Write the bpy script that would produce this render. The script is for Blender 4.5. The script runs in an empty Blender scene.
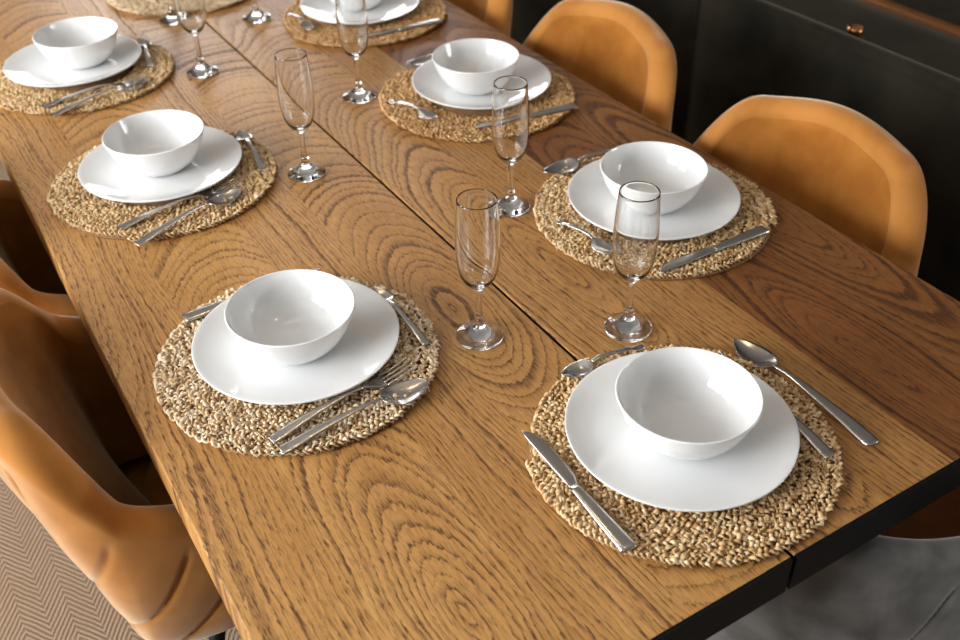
import bpy, math, random
import numpy as np
from mathutils import Vector, Matrix
random.seed(7); rng = np.random.default_rng(7)
S = bpy.context.scene
COL = S.collection
PI = math.pi
TZ = 0.76            # table top height
TW, TL, SEAM = 1.047, 2.24, 0.5235

# ------------------------------------------------------------------ helpers
def mesh_obj(name, verts, faces, mat=None, parent=None, smooth=True, mats=None, fmat=None):
    me = bpy.data.meshes.new(name)
    me.from_pydata([tuple(v) for v in verts], [], [tuple(f) for f in faces])
    for m in (mats or ([mat] if mat else [])): me.materials.append(m)
    if fmat is not None: me.polygons.foreach_set('material_index', np.asarray(fmat, dtype=np.int32))
    me.polygons.foreach_set('use_smooth', [smooth]*len(me.polygons))
    me.update()
    o = bpy.data.objects.new(name, me); COL.objects.link(o)
    if parent: o.parent = parent
    return o
def tag(o, label=None, cat=None, group=None, kind=None):
    for k, v in (('label', label), ('category', cat), ('group', group), ('kind', kind)):
        if v: o[k] = v
    return o
def empty(name, loc, rz=0, label=None, cat=None, group=None):
    o = bpy.data.objects.new(name, None); COL.objects.link(o)
    o.location = loc; o.rotation_euler = (0, 0, rz); o.empty_display_size = .05
    return tag(o, label, cat, group)
def copy_tree(o, parent=None):
    c = o.copy(); COL.objects.link(c)
    if parent: c.parent = parent
    for ch in list(o.children): copy_tree(ch, c)
    return c
class MB:
    def __init__(s): s.v = []; s.f = []
    def add(s, vs, fs):
        n = len(s.v); s.v += [tuple(v) for v in vs]; s.f += [tuple(i+n for i in f) for f in fs]; return s
    def box(s, a, b, bev=0.0):
        (x0, y0, z0), (x1, y1, z1) = a, b
        if bev <= 0:
            vs = [(x, y, z) for z in (z0, z1) for x, y in ((x0, y0), (x1, y0), (x1, y1), (x0, y1))]
            return s.add(vs, [(3, 2, 1, 0), (4, 5, 6, 7), (0, 1, 5, 4), (1, 2, 6, 5), (2, 3, 7, 6), (3, 0, 4, 7)])
        rings = []
        for z, i in ((z0, bev), (z0+bev*.3, bev*.3), (z0+bev, 0), (z1-bev, 0), (z1-bev*.3, bev*.3), (z1, bev)):
            rings.append([(x0+i+bev, y0+i, z), (x1-i-bev, y0+i, z), (x1-i, y0+i+bev, z), (x1-i, y1-i-bev, z),
                          (x1-i-bev, y1-i, z), (x0+i+bev, y1-i, z), (x0+i, y1-i-bev, z), (x0+i, y0+i+bev, z)])
        vs = [p for r in rings for p in r]; fs = [tuple(range(7, -1, -1)), tuple(range(40, 48))]
        for k in range(5):
            for j in range(8): fs.append((k*8+j, k*8+(j+1) % 8, k*8+8+(j+1) % 8, k*8+8+j))
        return s.add(vs, fs)
    def tube(s, pts, rads, n=12):
        P = [Vector(p) for p in pts]; vs = []; fs = []
        for i, p in enumerate(P):
            d = (P[min(i+1, len(P)-1)]-P[max(i-1, 0)]).normalized()
            a = d.cross(Vector((0, 0, 1)) if abs(d.z) < .95 else Vector((1, 0, 0))).normalized(); b = d.cross(a)
            r = rads if isinstance(rads, (int, float)) else rads[i]
            for k in range(n):
                t = 2*PI*k/n; vs.append(p+(a*math.cos(t)+b*math.sin(t))*r)
        for i in range(len(P)-1):
            for k in range(n): fs.append((i*n+k, i*n+(k+1) % n, (i+1)*n+(k+1) % n, (i+1)*n+k))
        fs.append(tuple(range(n-1, -1, -1))); fs.append(tuple((len(P)-1)*n+k for k in range(n)))
        return s.add(vs, fs)
    def lathe(s, prof, n=96, close_ends=True):
        """prof: (r,z) from one end to the other; r==0 makes a pole"""
        vs = []; idx = []
        for r, z in prof:
            if r < 1e-7: idx.append([len(vs)]); vs.append((0, 0, z))
            else:
                idx.append(list(range(len(vs), len(vs)+n)))
                vs += [(r*math.cos(2*PI*k/n), r*math.sin(2*PI*k/n), z) for k in range(n)]
        fs = []
        for a, b in zip(idx, idx[1:]):
            for k in range(n):
                k2 = (k+1) % n
                if len(a) == 1 and len(b) == 1: continue
                if len(a) == 1: fs.append((a[0], b[k2], b[k]))
                elif len(b) == 1: fs.append((a[k], a[k2], b[0]))
                else: fs.append((a[k], a[k2], b[k2], b[k]))
        return s.add(vs, fs)
    def build(s, name, mat, parent=None, smooth=True): return mesh_obj(name, s.v, s.f, mat, parent, smooth)
def smooth_prof(pts, sub=6):
    """Catmull-Rom through profile points"""
    P = [np.array(p, float) for p in pts]; out = []
    for i in range(len(P)-1):
        p0 = P[max(i-1, 0)]; p1 = P[i]; p2 = P[i+1]; p3 = P[min(i+2, len(P)-1)]
        for k in range(sub):
            t = k/sub
            out.append(.5*((2*p1)+(-p0+p2)*t+(2*p0-5*p1+4*p2-p3)*t*t+(-p0+3*p1-3*p2+p3)*t**3))
    out.append(P[-1]); return [(max(0., float(a)), float(b)) for a, b in out]
def sstep(a, b, x):
    t = min(1, max(0, (x-a)/(b-a))); return t*t*(3-2*t)

# ------------------------------------------------------------------ node helper
class NT:
    def __init__(s, name):
        s.m = bpy.data.materials.new(name); s.m.use_nodes = True; s.t = s.m.node_tree
        s.b = s.t.nodes['Principled BSDF']; s.out = s.t.nodes['Material Output']
    def n(s, typ, **kw):
        nd = s.t.nodes.new(typ)
        for k, v in kw.items(): setattr(nd, k, v)
        return nd
    def put(s, sock, v):
        if isinstance(v, bpy.types.NodeSocket): s.t.links.new(v, sock)
        elif v is not None: sock.default_value = v
    def m_(s, op, a, b=None, c=None, clamp=False):
        nd = s.n('ShaderNodeMath', operation=op, use_clamp=clamp)
        for i, v in enumerate((a, b, c)):
            if v is not None: s.put(nd.inputs[i], v)
        return nd.outputs[0]
    def vm(s, op, a, b=None):
        nd = s.n('ShaderNodeVectorMath', operation=op)
        s.put(nd.inputs[0], a)
        if b is not None: s.put(nd.inputs[1], b)
        return nd.outputs[0]
    def noise(s, vec, scale, detail=3, rough=.5, dist=0):
        nd = s.n('ShaderNodeTexNoise'); s.put(nd.inputs['Vector'], vec)
        nd.inputs['Scale'].default_value = scale; nd.inputs['Detail'].default_value = detail
        nd.inputs['Roughness'].default_value = rough; nd.inputs['Distortion'].default_value = dist
        return nd.outputs['Fac']
    def ramp(s, fac, stops, interp='LINEAR'):
        nd = s.n('ShaderNodeValToRGB'); nd.color_ramp.interpolation = interp
        e = nd.color_ramp.elements
        while len(e) < len(stops): e.new(.5)
        for el, (p, c) in zip(e, stops):
            el.position = p; el.color = (*c, 1) if len(c) == 3 else c
        s.put(nd.inputs[0], fac); return nd.outputs[0]
    def mix(s, f, a, b, blend='MIX'):
        nd = s.n('ShaderNodeMix', data_type='RGBA', blend_type=blend)
        s.put(nd.inputs[0], f)
        for i, v in ((6, a), (7, b)): s.put(nd.inputs[i], (*v, 1) if isinstance(v, tuple) and len(v) == 3 else v)
        return nd.outputs[2]
    def mr(s, v, a, b, c=0., d=1.):
        nd = s.n('ShaderNodeMapRange'); s.put(nd.inputs[0], v)
        for i, q in enumerate((a, b, c, d)): nd.inputs[i+1].default_value = q
        return nd.outputs[0]
    def coord(s, which='Object'): return s.n('ShaderNodeTexCoord').outputs[which]
    def sep(s, v):
        nd = s.n('ShaderNodeSeparateXYZ'); s.put(nd.inputs[0], v); return nd.outputs
    def comb(s, x, y, z=0.):
        nd = s.n('ShaderNodeCombineXYZ')
        for i, v in enumerate((x, y, z)): s.put(nd.inputs[i], v)
        return nd.outputs[0]
    def bump(s, h, strength=.3, dist=.002):
        nd = s.n('ShaderNodeBump'); nd.inputs['Strength'].default_value = strength; nd.inputs['Distance'].default_value = dist
        s.put(nd.inputs['Height'], h); s.t.links.new(nd.outputs[0], s.b.inputs['Normal'])
    def set(s, **kw):
        for k, v in kw.items():
            k = k.replace('_', ' ')
            s.put(s.b.inputs[k], (*v, 1) if isinstance(v, tuple) and len(v) == 3 and 'Color' in k or isinstance(v, tuple) and len(v) == 3 and 'Tint' in k else v)
        return s
# ------------------------------------------------------------------ materials
def mat_oak():
    t = NT('oak_table_wood')
    p = t.coord(); X, Y, Z = t.sep(p)
    A = t.n('ShaderNodeAttribute', attribute_name='grain').outputs['Vector']; xc, yc, sl = t.sep(A)
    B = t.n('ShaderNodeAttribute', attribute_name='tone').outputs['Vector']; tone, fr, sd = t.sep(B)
    seed = t.comb(t.m_('MULTIPLY', sd, 13.7), t.m_('MULTIPLY', sd, 7.3), sd)
    # slow wander of the annual rings along the board
    pw = t.vm('ADD', t.comb(t.m_('MULTIPLY', X, 9.), t.m_('MULTIPLY', Y, 3.2), 0.), seed)
    w1 = t.m_('SUBTRACT', t.noise(pw, 1., 2), .5)
    pw2 = t.vm('ADD', t.comb(t.m_('MULTIPLY', X, 3.), t.m_('MULTIPLY', Y, 2.2), 3.), seed)
    w2 = t.m_('SUBTRACT', t.noise(pw2, 1., 1), .5)
    dx = t.m_('ADD', t.m_('SUBTRACT', X, xc), t.m_('MULTIPLY', w1, .040))
    h = t.m_('ADD', t.m_('MULTIPLY', t.m_('SUBTRACT', Y, yc), sl), t.m_('MULTIPLY', w2, .075))
    R = t.m_('SQRT', t.m_('ADD', t.m_('MULTIPLY', dx, dx), t.m_('MULTIPLY', h, h)))
    # ragged ring edges
    rg = t.noise(t.vm('ADD', t.comb(t.m_('MULTIPLY', X, 330.), t.m_('MULTIPLY', Y, 45.), 0.), seed), 1., 2, .6)
    R2 = t.m_('ADD', R, t.m_('MULTIPLY', t.m_('SUBTRACT', rg, .5), .0066))
    uneven = t.noise(t.comb(t.m_('MULTIPLY', R2, 42.), sd, 0.), 1., 2, .7)
    phr = t.m_('ADD', t.m_('MULTIPLY', R2, fr), t.m_('MULTIPLY', uneven, 3.2))
    ph = t.m_('FRACT', phr)
    wn = t.n('ShaderNodeTexWhiteNoise', noise_dimensions='1D'); t.put(wn.inputs['W'], t.m_('FLOOR', phr))
    line = t.ramp(ph, [(0, (1, 1, 1)), (.10, (.80,)*3), (.24, (.28,)*3), (.55, (.06,)*3), (.94, (0, 0, 0)), (1, (1, 1, 1))])
    # open pores and fibre
    fib = t.noise(t.vm('ADD', t.comb(t.m_('MULTIPLY', X, 560.), t.m_('MULTIPLY', Y, 26.), 0.), seed), 1., 3, .6)
    por = t.noise(t.comb(t.m_('MULTIPLY', X, 560.), t.m_('MULTIPLY', Y, 55.), 0.), 1., 2)
    pore = t.mr(por, .52, .62)
    line = t.m_('MULTIPLY', line, t.m_('ADD', .45, t.m_('MULTIPLY', wn.outputs[0], .65)))
    dark = t.m_('MULTIPLY', line, t.mr(fib, .32, .60, .30, 1.1))
    streak = t.noise(t.vm('ADD', t.comb(t.m_('MULTIPLY', X, 330.), t.m_('MULTIPLY', Y, 16.), 5.), seed), 1., 3, .65)
    dark = t.m_('ADD', t.m_('MULTIPLY', dark, 1.05), t.m_('MULTIPLY', t.m_('MULTIPLY', pore, t.m_('ADD', .38, t.m_('MULTIPLY', line, .6))), .8))
    dark = t.m_('ADD', dark, t.m_('MULTIPLY', t.mr(streak, .52, .72), .30), clamp=True)
    blot = t.noise(t.vm('ADD', t.comb(t.m_('MULTIPLY', X, 8.), t.m_('MULTIPLY', Y, 2.), 0.), seed), 1., 3)
    lightc = t.mix(t.mr(fib, .3, .7), OAK_A, OAK_B)
    lightc = t.mix(t.mr(blot, .35, .7, 0, .55), lightc, OAK_C)
    col = t.mix(dark, lightc, OAK_D)
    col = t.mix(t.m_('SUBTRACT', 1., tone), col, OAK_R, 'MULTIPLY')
    t.set(Base_Color=col, Roughness=t.m_('ADD', .36, t.m_('MULTIPLY', dark, .2)))
    t.b.inputs['Specular IOR Level'].default_value = .45
    hh = t.m_('SUBTRACT', t.m_('MULTIPLY', fib, .35), dark)
    t.bump(hh, .22, .0012)
    return t.m
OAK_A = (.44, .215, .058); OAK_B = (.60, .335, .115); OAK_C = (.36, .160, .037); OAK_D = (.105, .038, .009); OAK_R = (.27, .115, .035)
def mat_china():
    t = NT('white_glazed_china')
    t.set(Base_Color=(.745, .75, .745), Roughness=.10); t.b.inputs['Specular IOR Level'].default_value = .5
    t.b.inputs['Coat Weight'].default_value = .3; t.b.inputs['Coat Roughness'].default_value = .05
    n = t.noise(t.coord(), 30, 2); t.bump(n, .02, .0005)
    return t.m
def mat_straw(name='seagrass_braid', tint=(1, 1, 1)):
    t = NT(name)
    p = t.coord()
    a = t.noise(p, 90, 3, .6); b = t.noise(p, 380, 3, .65); c = t.noise(p, 9, 2)
    col = t.ramp(a, [(.29, (.16, .072, .024)), (.39, (.44, .27, .12)), (.50, (.66, .49, .29)), (.64, (.83, .72, .54))])
    col = t.mix(t.mr(b, .55, .75, 0, .4), col, (.32, .18, .07))
    col = t.mix(t.mr(c, .45, .7, 0, .3), col, (.54, .37, .18))
    col = t.mix(1., col, tint, 'MULTIPLY')
    t.set(Base_Color=col, Roughness=.5); t.b.inputs['Specular IOR Level'].default_value = .4
    t.bump(b, .5, .0012)
    return t.m
def mat_core():
    t = NT('seagrass_core')
    n = t.noise(t.coord(), 150, 3)
    t.set(Base_Color=t.mix(n, (.10, .048, .016), (.26, .14, .055)), Roughness=.9); return t.m
def mat_steel():
    t = NT('polished_steel')
    p = t.coord(); x, y, z = t.sep(p)
    n = t.noise(t.comb(t.m_('MULTIPLY', x, 40.), t.m_('MULTIPLY', y, 900.), 0.), 1., 2)
    t.set(Base_Color=(.60, .575, .54), Metallic=1., Roughness=t.mr(n, .3, .7, .17, .27))
    t.bump(n, .03, .0004); return t.m
def mat_glass():
    t = NT('clear_glass')
    t.set(Base_Color=(.985, .99, .985), Roughness=0.0, IOR=1.48); t.b.inputs['Transmission Weight'].default_value = 1
    return t.m
def mat_velvet(name, a, b, sheen=(1, .85, .6), sw=.7, rough=.85, scale=14):
    t = NT(name)
    p = t.coord(); n = t.noise(p, scale, 3, .5, .2); f = t.noise(p, 600, 3)
    col = t.mix(t.mr(n, .35, .68), a, b)
    t.set(Base_Color=col, Roughness=rough); t.b.inputs['Specular IOR Level'].default_value = .03
    t.b.inputs['Sheen Weight'].default_value = sw; t.b.inputs['Sheen Roughness'].default_value = .38
    t.b.inputs['Sheen Tint'].default_value = (*sheen, 1)
    t.bump(t.m_('ADD', t.m_('MULTIPLY', n, .5), t.m_('MULTIPLY', f, .25)), .14, .005)
    return t.m
def mat_plain(name, c, rough=.5, metal=0., var=.25, scale=30, spec=.4, bump=.1):
    t = NT(name); n = t.noise(t.coord(), scale, 4)
    t.set(Base_Color=t.mix(t.m_('MULTIPLY', n, var), c, tuple(v*.45 for v in c)), Roughness=rough, Metallic=metal)
    t.b.inputs['Specular IOR Level'].default_value = spec
    if bump: t.bump(n, bump, .002)
    return t.m
def mat_rug():
    t = NT('herringbone_rug_weave')
    p = t.coord(); X, Y, Z = t.sep(p)
    wob = t.m_('SUBTRACT', t.noise(p, 25, 2), .5)
    Xw = t.m_('ADD', X, t.m_('MULTIPLY', wob, .006))
    u = t.m_('DIVIDE', Xw, .042); tri = t.m_('PINGPONG', u, 1.)
    s = t.m_('FRACT', t.m_('DIVIDE', t.m_('ADD', t.m_('MULTIPLY', Y, 1.), t.m_('MULTIPLY', tri, .062)), .0155))
    st = t.m_('PINGPONG', t.m_('MULTIPLY', s, 2.), 1.)
    fine = t.noise(p, 330, 3, .7); big = t.noise(p, 5, 3)
    f = t.m_('ADD', t.m_('MULTIPLY', st, .75), t.m_('MULTIPLY', t.m_('SUBTRACT', fine, .5), .9))
    col = t.ramp(f, [(.05, (.17, .11, .068)), (.45, (.31, .22, .145)), (.95, (.48, .37, .265))])
    col = t.mix(t.mr(big, .4, .7, 0, .3), col, (.26, .16, .09))
    t.set(Base_Color=col, Roughness=.95); t.b.inputs['Specular IOR Level'].default_value = .1
    t.bump(f, .6, .004); return t.m
def mat_floor():
    t = NT('brown_floor_boards')
    p = t.coord(); X, Y, Z = t.sep(p)
    a = t.m_('ADD', t.m_('MULTIPLY', X, .79), t.m_('MULTIPLY', Y, .61)); b = t.m_('SUBTRACT', t.m_('MULTIPLY', Y, .79), t.m_('MULTIPLY', X, .61))
    k = t.m_('DIVIDE', b, .14); idx = t.m_('FLOOR', k); fr = t.m_('FRACT', k)
    rnd = t.n('ShaderNodeTexWhiteNoise', noise_dimensions='1D'); t.put(rnd.inputs['W'], idx)
    g = t.noise(t.comb(t.m_('MULTIPLY', a, 4.), t.m_('MULTIPLY', b, 90.), t.m_('MULTIPLY', idx, 3.1)), 1., 4)
    col = t.mix(g, (.10, .042, .018), (.20, .088, .036))
    col = t.mix(t.m_('MULTIPLY', rnd.outputs[0], .5), col, (.07, .03, .014))
    gap = t.m_('LESS_THAN', fr, .02)
    col = t.mix(gap, col, (.02, .01, .006))
    t.set(Base_Color=col, Roughness=.45); t.bump(t.m_('SUBTRACT', g, gap), .15, .002); return t.m
M = dict(
    oak=mat_oak(), china=mat_china(), straw=mat_straw(), straw_shaded=mat_straw('seagrass_braid_shaded', (.80, .63, .43)), straw_half_shaded=mat_straw('seagrass_braid_half_shaded', (.92, .83, .68)), core=mat_core(), steel=mat_steel(), glass=mat_glass(),  # tinted straw copies put dimmer light into the mat colour
    velvet=mat_velvet('mustard_velvet_lit', (.36, .142, .030), (.46, .195, .048), (1, .90, .70), 1.0),  # chair outside lightened, window light put into its colour
    lining=mat_velvet('mustard_velvet_shaded', (.27, .095, .016), (.385, .150, .030), (1, .84, .56), .3),  # same velvet darkened, shade inside the chairs put into its colour
    grey=mat_velvet('grey_velvet', (.085, .083, .078), (.19, .187, .178), (1, 1, .97), .6),
    brown=mat_velvet('brown_lining', (.42, .17, .07), (.52, .23, .10), (1, .7, .5), .2),
    sofa=mat_velvet('charcoal_cloth', (.011, .0105, .008), (.026, .023, .016), (1, .85, .65), .16, .95, 6),
    black=mat_plain('black_powder_coat', (.0045, .0055, .006), .55, 0, .2, 60, .15),
    rail=mat_plain('orange_wood_rail', (.30, .11, .025), .4, 0, .5, 20),
    copper=mat_plain('copper', (.75, .33, .13), .25, 1., .2, 30),
    wall=mat_plain('warm_plaster', (.30, .28, .25), .9, 0, .15, 8, .2),
    ceil=mat_plain('white_ceiling_paint', (.40, .39, .38), .9, 0, .1, 8, .2),
    dark=mat_plain('dark_plaster', (.05, .047, .042), .9, 0, .2, 8, .2),
    white=mat_plain('white_paint', (.75, .74, .72), .5, 0, .1, 8),
    rug=mat_rug(), floor=mat_floor(),
)
# ------------------------------------------------------------------ the room
def struct(name, mb, mat): return tag(mb.build(name, mat, None, False), kind='structure')
RX0, RX1, RY0, RY1, RH = -2.3, 4.6, -3.0, 6.2, 2.75
struct('floor', MB().box((RX0-.2, RY0-.2, -.1), (RX1+.2, RY1+.2, 0)), M['floor'])
struct('ceiling', MB().box((RX0-.2, RY0-.2, RH), (RX1+.2, RY1+.2, RH+.1)), M['ceil'])
def wall_with_holes(name, axis, pos, lo, hi, holes, mat, thick=.2):
    """holes: (a0,a1,z0,z1) along the wall"""
    mb = MB()
    def bx(a0, a1, z0, z1):
        if a1-a0 < 1e-4 or z1-z0 < 1e-4: return
        if axis == 'x': mb.box((min(pos, pos+thick), a0, z0), (max(pos, pos+thick), a1, z1))
        else: mb.box((a0, min(pos, pos+thick), z0), (a1, max(pos, pos+thick), z1))
    cur = lo
    for a0, a1, z0, z1 in sorted(holes):
        bx(cur, a0, 0, RH); bx(a0, a1, 0, z0); bx(a0, a1, z1, RH); cur = a1
    bx(cur, hi, 0, RH)
    return struct(name, mb, mat)
WL = [(-.35, 1.25, 1.0, 2.45), (1.6, 3.2, 1.1, 2.45)]
WB = [(.9, 2.3, .9, 2.4), (2.6, 4.0, .9, 2.4)]
wall_with_holes('wall_left', 'x', RX0, RY0-.2, RY1+.2, WL, M['wall'], -.2)
wall_with_holes('wall_back', 'y', RY1, RX0-.2, RX1+.2, WB, M['wall'], .2)
WR_ADDED = [(-2.9, -1.3, .8, 2.3)]  # unseen window added to light the grey armchair from the right
wall_with_holes('wall_right', 'x', RX1, RY0-.2, RY1+.2, WR_ADDED, M['dark'], .2)
wall_with_holes('wall_front', 'y', RY0, RX0-.2, RX1+.2, [], M['dark'], -.2)
nw = 0
def area(name, loc, rot, sx, sy, power, col):
    L = bpy.data.lights.new(name, 'AREA'); L.shape = 'RECTANGLE'; L.size = sx; L.size_y = sy; L.energy = power; L.color = col
    o = bpy.data.objects.new(name, L); COL.objects.link(o); o.location = loc; o.rotation_euler = rot; return o
P_LEFT = (160, 115); P_BACK = (45, 45)
for i, (a0, a1, z0, z1) in enumerate(WL):
    nw += 1; fb = MB(); x = RX0-.1
    for q0, q1, y0, y1 in ((a0, a0+.05, z0, z1), (a1-.05, a1, z0, z1), (a0, a1, z0, z0+.05), (a0, a1, z1-.05, z1), ((a0+a1)/2-.03, (a0+a1)/2+.03, z0, z1)):
        fb.box((x-.03, q0, y0), (x+.03, q1, y1))
    struct('window_%d' % nw, fb, M['white'])
    area('daylight', (RX0-.19, (a0+a1)/2, (z0+z1)/2), (0, -PI/2, 0), z1-z0, a1-a0, P_LEFT[i], (.97, .985, 1.0))
for i, (a0, a1, z0, z1) in enumerate(WB):
    nw += 1; fb = MB(); y = RY1+.1
    for q0, q1, y0, y1 in ((a0, a0+.05, z0, z1), (a1-.05, a1, z0, z1), (a0, a1, z0, z0+.05), (a0, a1, z1-.05, z1), ((a0+a1)/2-.03, (a0+a1)/2+.03, z0, z1)):
        fb.box((q0, y-.03, y0), (q1, y+.03, y1))
    struct('window_%d' % nw, fb, M['white'])
    area('daylight', ((a0+a1)/2, RY1+.19, (z0+z1)/2), (-PI/2, 0, 0), a1-a0, z1-z0, P_BACK[i], (1, .98, .95))
for a0, a1, z0, z1 in WR_ADDED:
    nw += 1; fb = MB(); x = RX1+.1
    for q0, q1, y0, y1 in ((a0, a0+.05, z0, z1), (a1-.05, a1, z0, z1), (a0, a1, z0, z0+.05), (a0, a1, z1-.05, z1), ((a0+a1)/2-.03, (a0+a1)/2+.03, z0, z1)):
        fb.box((x-.03, q0, y0), (x+.03, q1, y1))
    struct('window_%d' % nw, fb, M['white'])
    area('daylight', (RX1+.19, (a0+a1)/2, (z0+z1)/2), (0, PI/2, 0), z1-z0, a1-a0, 110, (1, .99, .97))  # added light for the right side of the grey armchair
for x, y in ((.25, 1.3), (.55, 1.3), (.9, .35)):       # small ceiling downlights
    L = bpy.data.lights.new('downlight', 'POINT'); L.energy = 3.0; L.color = (1, .72, .42); L.shadow_soft_size = .035
    o = bpy.data.objects.new('downlight', L); COL.objects.link(o); o.location = (x, y, RH-.1)
W = bpy.data.worlds.new('world'); S.world = W; W.use_nodes = True
W.node_tree.nodes['Background'].inputs[0].default_value = (.6, .75, 1, 1); W.node_tree.nodes['Background'].inputs[1].default_value = .5

# rug under the left chairs
tag(MB().box((-2.0, -2.2, .0005), (.95, 3.6, .009), .004).build('rug', M['rug'], None, False), 'beige and brown herringbone woven rug on the floor left of the table', 'rug')

tag(MB().box((2.74, -1.6, .0005), (4.4, 3.4, .010), .004).build('rug', M['sofa'], None, False), 'plain charcoal rug on the floor beyond the dark sofa', 'rug')

# ------------------------------------------------------------------ table
table = empty('dining_table', (0, 0, 0), 0, 'long oak dining table split lengthwise by a dark seam, black ends', 'table')
def leaf(x0, x1, planks):
    """planks: (x_start, grain(xc,yc,slope), tone, ringfreq, seed)"""
    v = []; f = []; g = []; tn = []
    edges = [p[0] for p in planks]+[x1]
    y0, y1, zb = .0, TL, TZ-.052; bv = .0022
    for i, (a, gr, tone, fr, sd) in enumerate(planks):
        b = edges[i+1]
        prof = []
        L = i == 0; Rr = i == len(planks)-1
        if L: prof += [(a, zb), (a, TZ-bv), (a+bv*.3, TZ-bv*.3), (a+bv, TZ)]
        else: prof += [(a, TZ)]
        if Rr: prof += [(b-bv, TZ), (b-bv*.3, TZ-bv*.3), (b, TZ-bv), (b, zb)]
        else: prof += [(b, TZ)]
        n0 = len(v); m = len(prof)
        for y in (y0, y1):
            for x, z in prof: v.append((x, y, z))
        for k in range(m-1): f.append((n0+k, n0+k+1, n0+m+k+1, n0+m+k)[::-1])
        nn = 2*m
        g += [gr]*nn; tn += [(tone, fr, sd)]*nn
    n0 = len(v); v += [(x0, y0, zb), (x1, y0, zb), (x1, y1, zb), (x0, y1, zb)]; f.append((n0+3, n0+2, n0+1, n0)); g += [planks[0][1]]*4; tn += [(planks[0][2:])]*4
    fmi = [1 if all(abs(v[i][0]-(x1 if x0 < .1 else x0)) < 1e-4 for i in q) else 0 for q in f]  # seam faces painted black to stand in for shade in the gap
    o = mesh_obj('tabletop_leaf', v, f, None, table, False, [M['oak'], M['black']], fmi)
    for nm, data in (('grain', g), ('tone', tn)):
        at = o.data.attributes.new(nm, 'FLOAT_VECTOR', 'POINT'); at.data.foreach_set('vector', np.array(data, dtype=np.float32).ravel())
    return o
leaf(0.0, SEAM-.0022, [(0.0, (-.02, 1.05, .10), 1.0, 165, 1.3), (.115, (.200, .10, .24), 1.0, 128, 2.1), (.272, (.44, .9, .05), .97, 145, 3.7), (.385, (.449, .585, .34), .95, 95, 4.9)])
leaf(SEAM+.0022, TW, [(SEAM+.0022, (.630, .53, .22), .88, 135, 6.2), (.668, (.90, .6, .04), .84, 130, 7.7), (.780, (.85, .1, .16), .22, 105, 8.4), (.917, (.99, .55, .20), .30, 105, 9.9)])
for a, b in ((0.001, SEAM-.003), (SEAM+.003, TW-.001)):
    for y in (-.004, TL):
        MB().box((a, y, TZ-.054), (b, y+.004, TZ-.0012)).build('end_trim', M['black'], table, False)
MB().box((.03, .02, TZ-.075), (TW-.03, TL-.02, TZ-.0535)).build('apron_frame', M['black'], table, False)
for x in (.45, .60):
    for y in (.62, 1.62):
        MB().box((x-.03, y-.03, 0.009), (x+.03, y+.03, TZ-.0745)).build('leg', M['black'], table, False)

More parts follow.
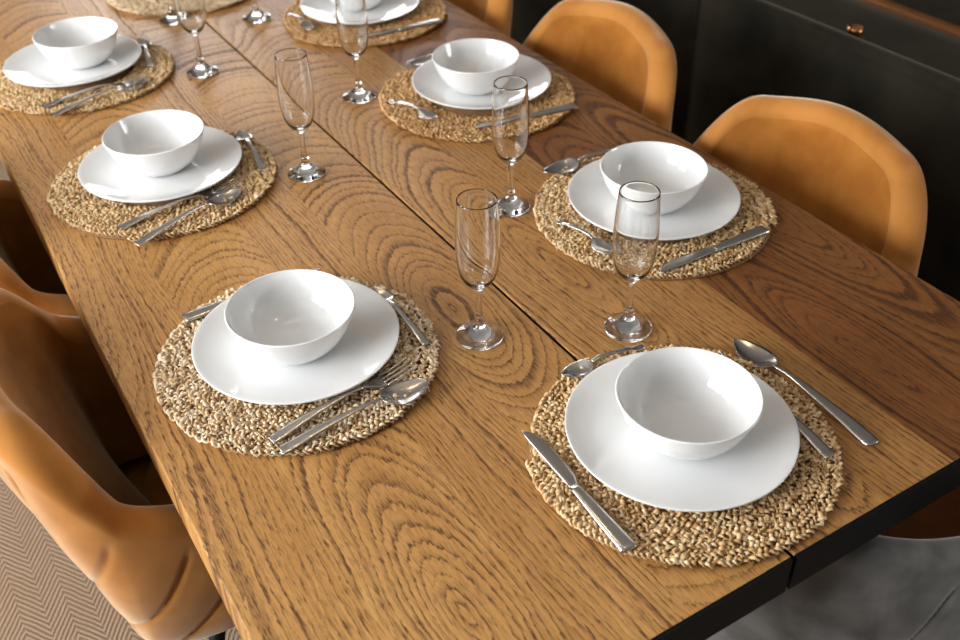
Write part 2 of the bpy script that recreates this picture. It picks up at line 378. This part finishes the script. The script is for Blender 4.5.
# ------------------------------------------------------------------ place mats (braided seagrass spiral)
def make_mat_mesh():
    v = []; f = []; fm = []
    R0, sp, turns = .1835, .0118, 7.6
    th_max = 2*PI*turns
    pts = []; th = 0.; ds = .0019; ph = 0.
    path = []
    while th < th_max:  # one long braid
        r = R0-sp*th/(2*PI)
        path.append((r, th, ph)); th += ds/r; ph += ds/.0225*2*PI*(1+.25*math.sin(th*1.7)*.5)
    n = len(path); per = 7
    jit = rng.normal(0, 1, (3, n//6+3)); jib = rng.normal(0, 1, (3, n//6+3))
    for s in range(3):
        n0 = len(v)
        for i, (r, th, ph) in enumerate(path):
            j = i/6; k = int(j); fr = j-k; jj = jit[s, k]*(1-fr)+jit[s, k+1]*fr; jj2 = jib[s, k]*(1-fr)+jib[s, k+1]*fr
            q = ph+s*2*PI/3
            lat = .0044*math.sin(q)+.0013*jj
            z = .0060+.0027*math.sin(2*q)+.0011*jj2
            hw = .0024*max(.45, 1+.28*jj2); hh = .0018
            dl = math.cos(q)             # strand slants across the coil
            for c in range(per):
                a = 2*PI*c/per
                rr = r+lat+hw*math.cos(a)*(1-.3*abs(dl)); zz = z+hh*math.sin(a)
                tt = th-(hw*math.cos(a)*.55*dl)/r
                v.append((rr*math.cos(tt), rr*math.sin(tt), max(.0004, zz)))
        for i in range(n-1):
            for c in range(per):
                f.append((n0+i*per+c, n0+i*per+(c+1) % per, n0+(i+1)*per+(c+1) % per, n0+(i+1)*per+c)); fm.append(0)
        f.append(tuple(n0+c for c in range(per))); fm.append(0)
        f.append(tuple(n0+(n-1)*per+c for c in range(per-1, -1, -1))); fm.append(0)
    for q in range(1250):                 # loose fibres worked into the braid
        r = math.sqrt(rng.uniform(.10**2, .1795**2)); th = rng.uniform(0, 2*PI); an = rng.choice([-1, 1])*rng.uniform(.35, .95)+PI/2
        L = rng.uniform(.008, .017); w = rng.uniform(.0007, .0015); bend = rng.normal(0, .35); z0 = rng.uniform(.0072, .0098)
        n0 = len(v); c0, s0 = math.cos(th), math.sin(th)
        for k in range(5):
            t = k/4-.5; aa = an+bend*t; lx, ly = math.cos(aa)*L*t, math.sin(aa)*L*t
            zz = z0-.0075*(2*t)**4*rng.uniform(.6, 1); ww = w*(1-.5*abs(2*t)**3)
            px, py = -math.sin(aa)*ww, math.cos(aa)*ww
            for dx_, dy_, dz_ in ((px, py, 0), (0, 0, ww*.8), (-px, -py, 0), (0, 0, -ww*.8)):
                X, Y = r+lx+dx_, ly+dy_
                v.append((X*c0-Y*s0, X*s0+Y*c0, max(.0005, zz+dz_)))
        for k in range(4):
            for c in range(4): f.append((n0+k*4+c, n0+k*4+(c+1) % 4, n0+k*4+4+(c+1) % 4, n0+k*4+4+c)); fm.append(0)
        f.append((n0+3, n0+2, n0+1, n0)); fm.append(0); f.append((n0+16, n0+17, n0+18, n0+19)); fm.append(0)
    b = MB().lathe([(0, 0.0002), (.179, .0002), (.1815, .002), (.178, .0042), (.09, .0046), (.087, .0096), (0, .0096)], 64)
    n0 = len(v); v += b.v; f += [tuple(i+n0 for i in q) for q in b.f]; fm += [1]*len(b.f)
    return v, f, fm
mv, mf, mm = make_mat_mesh()
MATS = {1: (.2192, .5837, .1888, 'cream braided seagrass place mat nearest the front left chair'),
        2: (.5331, .1898, .1861, 'braided seagrass place mat at the near head of the table across the seam'),
        3: (.2150, 1.1496, .192, 'braided seagrass place mat second along the left side of the table'),
        4: (.8370, .6147, .1916, 'braided seagrass place mat before the nearest right chair'),
        5: (.2121, 1.6695, .1905, 'pale braided seagrass place mat cut by the left edge of the photo'),
        6: (.8299, 1.1291, .1903, 'seagrass place mat before the second chair on the right side'),
        7: (.8394, 1.6411, .1898, 'seagrass place mat farthest back on the right side, cut by the top edge'),
        8: (.552, 2.048, .189, 'seagrass place mat at the far head of the table, only its rim in view')}
proto = mesh_obj('place_mat', mv, mf, None, None, True, [M['straw'], M['core']], mm)
for k, (x, y, r, lab) in MATS.items():
    o = proto if k == 1 else proto.copy()
    if k > 1: COL.objects.link(o)
    o.location = (x, y, TZ); o.rotation_euler = (0, 0, k*1.37); s = r/.1875; o.scale = (s, s, 1)
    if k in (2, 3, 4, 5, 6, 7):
        o.material_slots[0].link = 'OBJECT'; o.material_slots[0].material = M['straw_shaded' if k in (6, 7) else 'straw_half_shaded']  # same straw, the shade on these mats is put into the tint
    tag(o, lab, 'place mat', 'seagrass place mats on the table')

# ------------------------------------------------------------------ plates and bowls
MATTOP = TZ+.0098
pp = smooth_prof([(0, .0026), (.05, .0026), (.072, .0), (.079, .0), (.083, .0026), (.10, .0045), (.12, .0095), (.1335, .0148), (.1352, .0166), (.1338, .0182), (.118, .0135), (.10, .0092), (.08, .0072), (.05, .0066), (0, .0066)], 5)
plate0 = MB().lathe(pp, 128).build('dinner_plate', M['china'])
PLATES = {1: (.2228, .5997, 'white round dinner plate under the front left bowl'), 2: (.535, .1971, 'white round dinner plate at the near head of the table, largest in view'),
          3: (.2214, 1.17, 'white round dinner plate second along the left side'), 4: (.8487, .6283, 'white round dinner plate before the nearest mustard chair on the right'),
          5: (.2065, 1.7012, 'white round dinner plate in the top left corner'), 6: (.8521, 1.1533, 'white round dinner plate before the second right chair, behind a flute'),
          7: (.8414, 1.6616, 'white round dinner plate cut by the top edge of the photo')}
BH = TZ+.0788
bp = smooth_prof([(0, .0025), (.030, .0025), (.034, 0.), (.040, .0008), (.050, .0065), (.063, .0195), (.0735, .0365), (.0800, .0530), (.0828, .0612), (.0832, .0632), (.0820, .0642), (.0803, .0625), (.0765, .0510), (.0700, .0360), (.0590, .0205), (.0450, .0105), (.028, .0068), (0, .0060)], 5)
bowl0 = MB().lathe(bp, 128).build('cereal_bowl', M['china'])
BOWLS = {1: (.2186, .5936, 'plain white bowl on the front left plate, inside without bright glints'), 2: (.5353, .1911, 'white bowl at the near head of the table, nearest the camera'),
         3: (.2207, 1.1735, 'white bowl on the second plate along the left side'), 4: (.8393, .6228, 'white bowl half behind the flute before the nearest right chair'),
         5: (.2236, 1.6977, 'white bowl in the top left corner of the photo'), 6: (.8343, 1.1441, 'white bowl on the second plate along the right side'),
         7: (.838, 1.668, 'white bowl at the top edge, mostly out of the photo')}
for D, src, z, cat, grp in ((PLATES, plate0, MATTOP+.0004, 'plate', 'white dinner plates'), (BOWLS, bowl0, MATTOP+.0073, 'bowl', 'white bowls on the plates')):
    for k, (x, y, lab) in D.items():
        o = src if k == 1 else src.copy()
        if k > 1: COL.objects.link(o)
        o.location = (x, y, z); o.rotation_euler = (0, 0, k*.7); tag(o, lab, cat, grp)

# ------------------------------------------------------------------ champagne flutes
FLUTE_H = .2150
def make_flute():
    r = empty('champagne_flute', (0, 0, 0))
    outer_b = smooth_prof([(.0058, .0790), (.0082, .0830), (.0140, .0875), (.0208, .0960), (.0256, .1090), (.0281, .1270), (.0290, .1470), (.0285, .1700), (.0272, .1930), (.0256, .2130)], 6)
    rim = [(.0254, .2145), (.0248, .2150), (.0243, .2143)]
    inner_b = smooth_prof([(.0244, .2120), (.0259, .1930), (.0272, .1700), (.0277, .1470), (.0268, .1280), (.0243, .1105), (.0195, .0985), (.0125, .0915), (.0055, .0890), (0, .0885)], 6)
    MB().lathe(outer_b+rim+inner_b, 64).build('flute_bowl', M['glass'], r)
    stem = smooth_prof([(.0064, .0270), (.0072, .0300), (.0056, .0345), (.0044, .0420), (.0042, .0560), (.0047, .0690), (.0058, .0790)], 6)
    MB().lathe(stem, 64).build('stem', M['glass'], r)
    foot = smooth_prof([(0, .0012), (.0150, .0010), (.0285, .0004), (.0318, .0012), (.0323, .0028), (.0310, .0046), (.0240, .0078), (.0160, .0130), (.0098, .0195), (.0072, .0240), (.0064, .0270)], 6)
    MB().lathe(foot, 64).build('foot', M['glass'], r)
    return r
fl = make_flute()
FL = [(.4419, .4957, 'clear champagne flute beside the front left setting, left of the seam'), (.6198, .401, 'clear champagne flute just behind the near head plate, nearest the camera'),
      (.6602, .7552, 'clear champagne flute before the second bowl on the right side'), (.4288, 1.0386, 'clear champagne flute right of the second left setting, near the seam'),
      (.6392, 1.2617, 'clear champagne flute before the farthest right mat, rim out of the photo'), (.4231, 1.5478, 'clear champagne flute right of the top left setting, bowl cut by the top edge'),
      (.466, 1.862, 'champagne flute against the far head mat, only its foot and stem in view'), (.629, 1.765, 'champagne flute at the top edge right of the seam, only its foot in view')]
for i, (x, y, lab) in enumerate(FL):
    o = fl if i == 0 else copy_tree(fl)
    o.location = (x, y, TZ+.0002); o.rotation_euler = (0, 0, i*.9); tag(o, lab, 'glass', 'champagne flutes on the table')

# ------------------------------------------------------------------ cutlery
def loft(stations, m=9, cap=True):
    """stations: (x, yl, yr, z, thick, dish) -> solid strip"""
    mb = MB(); vs = []; fs = []; n = 2*m-2
    for x, yl, yr, z, t, d in stations:
        ring = []
        for k in range(m):
            u = -1+2*k/(m-1); y = yl+(yr-yl)*(k/(m-1)); e = math.sqrt(max(0, 1-abs(u)**4))
            ring.append((x, y, z+t/2*e-d*(1-u*u)))
        for k in range(m-2, 0, -1):
            u = -1+2*k/(m-1); y = yl+(yr-yl)*(k/(m-1)); e = math.sqrt(max(0, 1-abs(u)**4))
            ring.append((x, y, z-t/2*e-d*(1-u*u)))
        vs += ring
    for i in range(len(stations)-1):
        for k in range(n): fs.append((i*n+k, i*n+(k+1) % n, (i+1)*n+(k+1) % n, (i+1)*n+k)[::-1])
    if cap:
        fs.append(tuple(range(n))); fs.append(tuple((len(stations)-1)*n+k for k in range(n-1, -1, -1)))
    return mb.add(vs, fs)
def interp(keys, x):
    xs = [k[0] for k in keys]
    return [float(np.interp(x, xs, [k[j] for k in keys])) for j in range(1, len(keys[0]))]
def cat_keys(keys, n):
    """smooth resample of key rows"""
    K = [np.array(k, float) for k in keys]; out = []
    for i in range(len(K)-1):
        p0 = K[max(i-1, 0)]; p1 = K[i]; p2 = K[i+1]; p3 = K[min(i+2, len(K)-1)]
        for k in range(n):
            t = k/n; a = .5*((2*p1)+(-p0+p2)*t+(2*p0-5*p1+4*p2-p3)*t*t+(-p0+3*p1-3*p2+p3)*t**3)
            a[0] = p1[0]+(p2[0]-p1[0])*t; out.append(a)
    out.append(K[-1]); return out
def handle_stations(L, hw, hn, square):
    # x, halfwidth, z, thick
    e = [(0, hw*(.55 if not square else .93), .0030, .0016), (.0025, hw*(.88 if not square else 1.), .0030, .0026), (.012, hw, .0036, .0028),
         (L*.30, hw*.86, .0080, .0028), (L*.62, hw*.58, .0115, .0028), (L*.86, hn*1.1, .0128, .0027), (L, hn, .0105, .0026)]
    return [(a, -b, b, z, t, 0) for a, b, z, t in e]
def make_spoon(L, bw, bl, square=True, name='table_spoon'):
    r = empty(name, (0, 0, 0)); hl = L-bl; hn = .0031
    hs = [list(q) for q in cat_keys(handle_stations(hl, .0088*L/.205 if square else .0100*L/.205, hn, square), 5)]
    loft(hs).build('handle', M['steel'], r)
    rows = []
    for q in np.linspace(0, 1, 22):
        w = bw*(math.sin(PI*min(1, q**.80))**.62 if 0 < q < 1 else 0)*(1.08-.16*q)
        w = max(w, hn*(1-q) if q < .2 else .0006)
        z = .0105-.0050*sstep(0, .35, q)+.0012*sstep(.6, 1, q)*1.5
        d = .0056*math.sin(PI*min(1, max(0, q)))**.7*bw/.021 if 0 < q < 1 else 0
        rows.append((hl+bl*q, -w, w, z, .0016, d))
    loft(rows, 13).build('spoon_bowl', M['steel'], r)
    return r
def make_fork(L):
    r = empty('fork', (0, 0, 0)); hd = .075; hl = L-hd; hn = .0031
    loft([list(q) for q in cat_keys(handle_stations(hl, .0088, hn, True), 5)]).build('handle', M['steel'], r)
    mb = loft([list(q) for q in cat_keys([(hl, -hn, hn, .0105, .0026, 0), (hl+.010, -.0052, .0052, .0072, .0022, .0004), (hl+.019, -.0108, .0108, .0046, .0019, .0008), (hl+.027, -.0122, .0122, .0036, .0018, .0008), (hl+.030, -.0123, .0123, .0036, .0018, .0006)], 4)])
    for k in range(4):
        y = -.0103+k*.00687
        t = loft([(hl+.0295, y-.0020, y+.0020, .0036, .0018, 0), (hl+.045, y-.0018, y+.0018, .0046, .0017, 0), (hl+.062, y-.0015, y+.0015, .0072, .0015, 0), (hl+hd-.003, y-.0010, y+.0010, .0102, .0012, 0), (hl+hd, y-.0004, y+.0004, .0110, .0006, 0)], 5)
        mb.add(t.v, t.f)
    mb.build('tines', M['steel'], r)
    return r
def make_knife(L):
    r = empty('table_knife', (0, 0, 0)); hl = L*.50
    loft([list(q) for q in cat_keys([(0, -.0098, .0098, .0044, .003, 0), (.003, -.0110, .0110, .0044, .0055, 0), (.03, -.0106, .0106, .0044, .006, 0), (hl*.7, -.0086, .0086, .0044, .0055, 0), (hl, -.0066, .0066, .0044, .0042, 0)], 5)]).build('handle', M['steel'], r)
    bl = L-hl
    loft([list(q) for q in cat_keys([(hl, -.0066, .0066, .0044, .0042, 0), (hl+.006, -.0088, .0066, .0044, .0024, 0), (hl+.014, -.0118, .0066, .0044, .0018, 0), (hl+bl*.45, -.0124, .0066, .0044, .0015, 0), (hl+bl*.78, -.0104, .0064, .0044, .0013, 0), (hl+bl*.93, -.0048, .0056, .0044, .0011, 0), (L, .0020, .0038, .0044, .0008, 0)], 5)]).build('blade', M['steel'], r)
    return r
PROTO = {}
def cutlery(kind, L, handle, tip, z, label, cat, flip=False):
    key = (kind, round(L, 3))
    if key not in PROTO:
        PROTO[key] = {'knife': lambda: make_knife(L), 'fork': lambda: make_fork(L), 'spoon': lambda: make_spoon(L, .0212, .068),
                      'round': lambda: make_spoon(L, .0215, .072, False), 'tea': lambda: make_spoon(L, .0145, .046, True, 'tea_spoon')}[kind]()
        o = PROTO[key]
    else: o = copy_tree(PROTO[key])
    a = math.atan2(tip[1]-handle[1], tip[0]-handle[0])
    o.location = (handle[0], handle[1], z); o.rotation_euler = (0, 0, a)
    if flip: o.scale = (1, -1, 1)
    tag(o, label, cat, 'steel cutlery at the settings'); return o
MZ = MATTOP-.0010
cutlery('fork', .209, (.122, .449), (.329, .479), MZ, 'steel fork beside the front left plate, tines showing', 'fork')
cutlery('spoon', .206, (.125, .426), (.329, .439), MZ, 'steel table spoon next to the fork on the front left mat', 'spoon')
cutlery('tea', .150, (.3665, .507), (.3650, .656), MZ, 'steel teaspoon between plate and flute on the front left mat', 'spoon')
cutlery('knife', .210, (.113, .736), (.323, .742), MZ, 'steel knife half hidden behind the front left plate', 'knife')
cutlery('knife', .210, (.377, .090), (.384, .300), MZ, 'steel knife left of the near head plate, handle toward the camera', 'knife')
cutlery('tea', .127, (.604, .349), (.477, .356), MZ, 'steel teaspoon between the near head plate and the nearest flute', 'spoon')
cutlery('round', .233, (.722, .066), (.718, .298), TZ+.0012, 'large steel spoon with rounded handle lying off the near head mat on the wood', 'spoon')
cutlery('fork', .209, (.658, .075), (.664, .284), MZ-.001, 'steel fork at the near head of the table, only its handle out from the plate', 'fork')
cutlery('fork', .209, (.104, 1.022), (.303, 1.046), MZ, 'steel fork under the rim of the second left plate', 'fork')
cutlery('spoon', .206, (.113, .960), (.309, 1.027), MZ, 'steel table spoon with handle overhanging the second left mat', 'spoon')
cutlery('tea', .150, (.366, 1.078), (.383, 1.226), MZ, 'steel teaspoon right of the second left plate', 'spoon')
cutlery('spoon', .206, (.960, .790), (.757, .797), MZ, 'steel table spoon behind the nearest right plate, bowl poking out left', 'spoon')
cutlery('tea', .127, (.689, .664), (.703, .541), MZ, 'steel teaspoon on the nearest right mat, its bowl behind the flute', 'spoon')
cutlery('knife', .210, (.940, .470), (.729, .470), MZ, 'steel knife lying on the nearest right mat before the plate', 'knife')
cutlery('fork', .209, (.103, 1.538), (.310, 1.556), MZ, 'steel fork in the shade of the top left plate', 'fork')
cutlery('spoon', .206, (.110, 1.490), (.306, 1.540), MZ, 'steel table spoon on the top left mat below the fork', 'spoon')
cutlery('tea', .150, (.334, 1.606), (.364, 1.750), MZ, 'steel teaspoon right of the top left plate', 'spoon')
cutlery('knife', .210, (.951, .977), (.743, 1.005), MZ, 'steel knife on the second right mat, seen behind a flute', 'knife')
cutlery('tea', .127, (.669, 1.192), (.706, 1.071), MZ, 'steel teaspoon left of the second right plate', 'spoon')
cutlery('spoon', .206, (.980, 1.306), (.776, 1.318), MZ, 'steel table spoon behind the second right plate, only its bowl in view', 'spoon')
cutlery('tea', .127, (.691, 1.724), (.694, 1.598), MZ, 'steel teaspoon left of the plate on the farthest right mat', 'spoon')
cutlery('knife', .210, (.955, 1.490), (.745, 1.502), MZ, 'steel knife on the farthest right mat, at the top edge of the photo', 'knife')

# ------------------------------------------------------------------ chairs
def spow(c, e): return math.copysign(abs(c)**e, c)
def make_chair(name, a, b, T, rim, phim, zb=.40, ex=1.0, mo='velvet', mi='lining', legs=True, quilt=True, seat_front=.34, rec=.34):
    """tub chair facing +x. rim(phi) -> height; outer and lining share the rim crest"""
    r = empty(name, (0, 0, 0))
    N = 301; phis = [(-phim+2*phim*i/(N-1)) for i in range(N)]
    def plan(ph, s):                      # outline scaled by s, offset outward by o
        return np.array([-a*spow(math.cos(ph), ex)+.10*max(0, (abs(ph)-1.4)/.415)**1.5, b*spow(math.sin(ph), ex)])*s
    def normal(ph):
        e = 1e-3; d = plan(ph+e, 1)-plan(ph-e, 1); n = np.array([d[1], -d[0]]); n /= np.linalg.norm(n)+1e-12
        c = plan(ph, 1)
        return n if n@c > 0 else -n
    # resample by arc length so the sides get points
    fine = np.linspace(-phim, phim, 2001); pl = np.array([plan(p, 1) for p in fine]); al = np.r_[0, np.cumsum(np.linalg.norm(np.diff(pl, axis=0), axis=1))]
    sarr = np.linspace(0, al[-1], N); phis = np.interp(sarr, al, fine)
    nrm = np.array([normal(p) for p in phis])
    for _ in range(6 if not quilt else 40):
        nrm[1:-1] = (nrm[:-2]+2*nrm[1:-1]+nrm[2:]); nrm /= np.linalg.norm(nrm, axis=1)[:, None]
    so = []; si = []
    for i, ph in enumerate(phis):
        zt = rim(ph); base = plan(ph, 1); n = nrm[i]; s = sarr[i]-al[-1]/2
        end = min(1, min(i, N-1-i)/(N/24.)); tt = T*(.35+.65*math.sqrt(1-(1-end)**2))
        col = []; zq = zb; lean = (rec-.06)*max(0, math.cos(ph))**1.5+.06 if quilt else .03
        M_ = 64
        for k in range(M_+1):             # outside, bottom to crest
            v = k/M_
            if v < .8:
                z = zq+(zt-tt/2-zq)*(v/.8); f = (z-zq)/(.64-zq)
                dd = max(0, zt-tt/2-z); off = tt/2-lean*dd+.014*math.sin(PI*min(1, dd/.25))-.03*max(0, 1-(z-zq)/.08)**2
                g = 0.
                if quilt and f > .05:
                    q = (abs(s)*.80-(z-.4)*(.75-1.6*(z-.62))+.02*math.sin(7*s))/.078
                    d = abs(q-round(q))*.078
                    g = -.0042*math.exp(-(d/.0032)**2)+.0009*math.cos(2*PI*q+PI)
                    g *= sstep(.05, .2, f)*(1-sstep(zt-tt-.02, zt-tt*.6, z))*(1 if end >= 1 else 0)
                if not quilt:             # one slanting seam on the outside
                    d = (s-.1523+(z-.533)*.346)/1.06; g = -.0055*math.exp(-(d/.0036)**2)*sstep(0, .03, zt-tt*.6-z)
                off += g
            else:
                an = (v-.8)/.2*PI/2; z = zt-tt/2+tt/2*math.sin(an); off = tt/2*math.cos(an)
            p = base+n*off; col.append((p[0], p[1], z))
        for k in range(1, 9):
            an = PI/2+k/8*PI/2; z = zt-tt/2+tt/2*math.sin(an); p = base+n*(tt/2*math.cos(an)); col.append((p[0], p[1], z))
        so.append(col)
        col = []
        for k in range(M_+1):             # crest to inside bottom
            v = k/M_
            z = zt-tt/2-(zt-tt/2-.43)*v; off = -tt/2-lean*(zt-tt/2-z)-.012*v**1.6
            p = base+n*off; col.append((p[0], p[1], z))
        si.append(col)
    def grid(cols, capends):
        m = len(cols[0]); vs = [p for c in cols for p in c]; fs = []
        for i in range(len(cols)-1):
            for k in range(m-1): fs.append((i*m+k, (i+1)*m+k, (i+1)*m+k+1, i*m+k+1))
        return MB().add(vs, fs)
    og = grid(so, 1); m = 41
    # underside closing fan and end strips
    bot = [so[i][0] for i in range(N)]; n0 = len(og.v); og.v += bot+[(0.02, 0, zb)]
    for i in range(N-1): og.f.append((n0+i+1, n0+i, n0+N))
    for i, side in ((0, 1), (N-1, -1)):
        n1 = len(og.v); ring = so[i]+si[i][1:]; og.v += ring; og.f.append(tuple(range(n1, n1+len(ring)))[::side])
    og.build('outer_shell', M[mo], r)
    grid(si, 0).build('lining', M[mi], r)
    # seat cushion
    prof = [(0, .405), (.96, .405), (1.0, .415), (1.015, .43), (1.0, .452), (.95, .464), (.6, .470), (0, .472)]
    vs = []; fs = []; n = 48
    for q, z in prof:
        for k in range(n):
            t = 2*PI*k/n; bk = -a+T/2+rec*.36+.01; cx = (seat_front+bk)/2; hx = (seat_front-bk)/2; hy = b-T/2-.03
            vs.append((cx+hx*q*spow(math.cos(t), .6), hy*q*spow(math.sin(t), .6), z))
    for i in range(len(prof)-1):
        for k in range(n): fs.append((i*n+k, i*n+(k+1) % n, (i+1)*n+(k+1) % n, (i+1)*n+k))
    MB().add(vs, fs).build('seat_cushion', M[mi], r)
    if legs:
        for sx in (-1, 1):
            for sy in (-1, 1):
                x0 = -a+rec*.4+.08 if sx < 0 else seat_front-.07
                MB().tube([(x0, sy*.12, zb+.004), (x0+sx*.05, sy*.14, zb*.5), (x0+sx*.10, sy*.165, LEG0)], [.013, .012, .009], 12).build('leg', M['black'], r)
    return r
LEG0 = .0128
def rim_m(ph):
    d = abs(math.degrees(ph)); return .853-.02*sstep(0, 45, d)-.165*sstep(38, 101, d)-.012*sstep(88, 104, d)
c0 = make_chair('tub_chair', .135, .220, .056, rim_m, math.radians(104))
CH = [(-.026, .722, -.068, 'mustard velvet tub chair with quilted outside, front left of the table'),
      (-.026, 1.24, 0, 'mustard velvet tub chair at the left photo edge, mostly out of view'),
      (1.081, .572, PI+.134, 'mustard velvet tub chair on the right side, nearest the camera'),
      (1.076, 1.157, PI+.04, 'mustard velvet tub chair on the right side, second from the near end'),
      (1.076, 1.735, PI, 'mustard velvet tub chair at the top edge, farthest on the right side')]
for i, (x, y, rz, lab) in enumerate(CH):
    o = c0 if i == 0 else copy_tree(c0)
    o.location = (x, y, 0); o.rotation_euler = (0, 0, rz); tag(o, lab, 'chair', 'mustard velvet chairs')
def rim_g(ph): return .682
g = make_chair('armchair', .25, .25, .05, rim_g, math.radians(88), .20, .95, 'grey', 'brown', True, False, .10, .03)
g.location = (.865, .175, 0); g.rotation_euler = (0, 0, PI/2)
tag(g, 'grey velvet tub chair with brown inside, pushed under the near end of the table', 'chair')

# ------------------------------------------------------------------ sofa behind the right chairs
sofa = empty('sofa', (1.71, 1.2, 0), 0, 'dark charcoal sofa standing behind the right chairs with its back to the table', 'sofa')
SL = 2.6
def soft_box(a, b, bev, n=5, bulge=0.):
    """rounded cushion block"""
    (x0, y0, z0), (x1, y1, z1) = a, b; c = np.array([(x0+x1)/2, (y0+y1)/2, (z0+z1)/2]); h = np.array([(x1-x0)/2, (y1-y0)/2, (z1-z0)/2])
    mb = MB(); G = 14
    for ax in range(3):
        for s in (-1, 1):
            vs = []; fs = []
            u, w = [(1, 2), (2, 0), (0, 1)][ax]
            for i in range(G+1):
                for j in range(G+1):
                    p = np.zeros(3); p[ax] = s*h[ax]
                    tu = -1+2*i/G; tw = -1+2*j/G
                    p[u] = h[u]*math.sin(tu*PI/2); p[w] = h[w]*math.sin(tw*PI/2)
                    inner = np.clip(p, -(h-bev), h-bev); d = p-inner; L = np.linalg.norm(d)
                    if L > 0: p = inner+d/L*min(bev, max(L, 1e-9)) if np.count_nonzero(np.abs(d) > 1e-9) > 1 else p
                    q = p.copy()
                    q[ax] += s*bulge*(1-tu*tu)*(1-tw*tw)
                    vs.append(q+c)
            for i in range(G):
                for j in range(G):
                    f = (i*(G+1)+j, (i+1)*(G+1)+j, (i+1)*(G+1)+j+1, i*(G+1)+j+1); fs.append(f if s > 0 else f[::-1])
            mb.add(vs, fs)
    return mb
ST = .735
for y0, y1 in ((-1.3, .22), (.23, 1.3)):
    soft_box((-.06, y0, .12), (.005, y1, ST), .03, bulge=.012).build('back_panel', M['sofa'], sofa)
soft_box((.015, -1.29, .20), (.94, 1.29, .42), .05).build('seat', M['sofa'], sofa)
MB().box((.925, -1.3, .36), (.97, 1.3, .425), .008).build('front_rail', M['rail'], sofa)
for x in (.0, .86):
    for y in (-1.22, 1.22): MB().tube([(x, y, .22), (x, y, .002)], [.025, .018]).build('leg', M['black'], sofa)
cup = empty('candle_holder', (2.232, 1.385, .42), 0, 'small copper cup on a thin stem standing behind the dark sofa back', 'candle holder')
MB().lathe([(0, .001), (.03, .001), (.03, .006), (.004, .010), (.004, .06), (0, .061)], 24).build('stem', M['black'], cup)
MB().lathe([(0, .060), (.012, .061), (.020, .075), (.022, .092), (.019, .092), (.010, .066), (0, .065)], 24).build('cup', M['copper'], cup)

# ------------------------------------------------------------------ camera and render settings
cx, cy, cz = -.1111, -.4287, 1.6125
yaw, pit, roll = .53992, -.65326, -.021446
f = Vector((math.sin(yaw)*math.cos(pit), math.cos(yaw)*math.cos(pit), math.sin(pit)))
rr = f.cross(Vector((0, 0, 1))).normalized(); uu = rr.cross(f)
r2 = math.cos(roll)*rr+math.sin(roll)*uu; u2 = -math.sin(roll)*rr+math.cos(roll)*uu
cam = bpy.data.cameras.new('camera'); cam.sensor_width = 36; cam.lens = 1015.036/960*36; cam.clip_start = .05
co = bpy.data.objects.new('camera', cam); COL.objects.link(co)
mw = Matrix.Identity(4)
for i in range(3):
    mw[i][0] = r2[i]; mw[i][1] = u2[i]; mw[i][2] = -f[i]; mw[i][3] = (cx, cy, cz)[i]
co.matrix_world = mw
cam.dof.use_dof = True; cam.dof.focus_distance = 1.27; cam.dof.aperture_fstop = 5.0
S.camera = co
vs = S.view_settings
vs.view_transform = 'Standard'; vs.look = 'None'; vs.gamma = 1; vs.use_curve_mapping = False; vs.exposure = 0.12
S.cycles.use_denoising = True
S.cycles.max_bounces = 12; S.cycles.transmission_bounces = 12; S.cycles.sample_clamp_indirect = 6
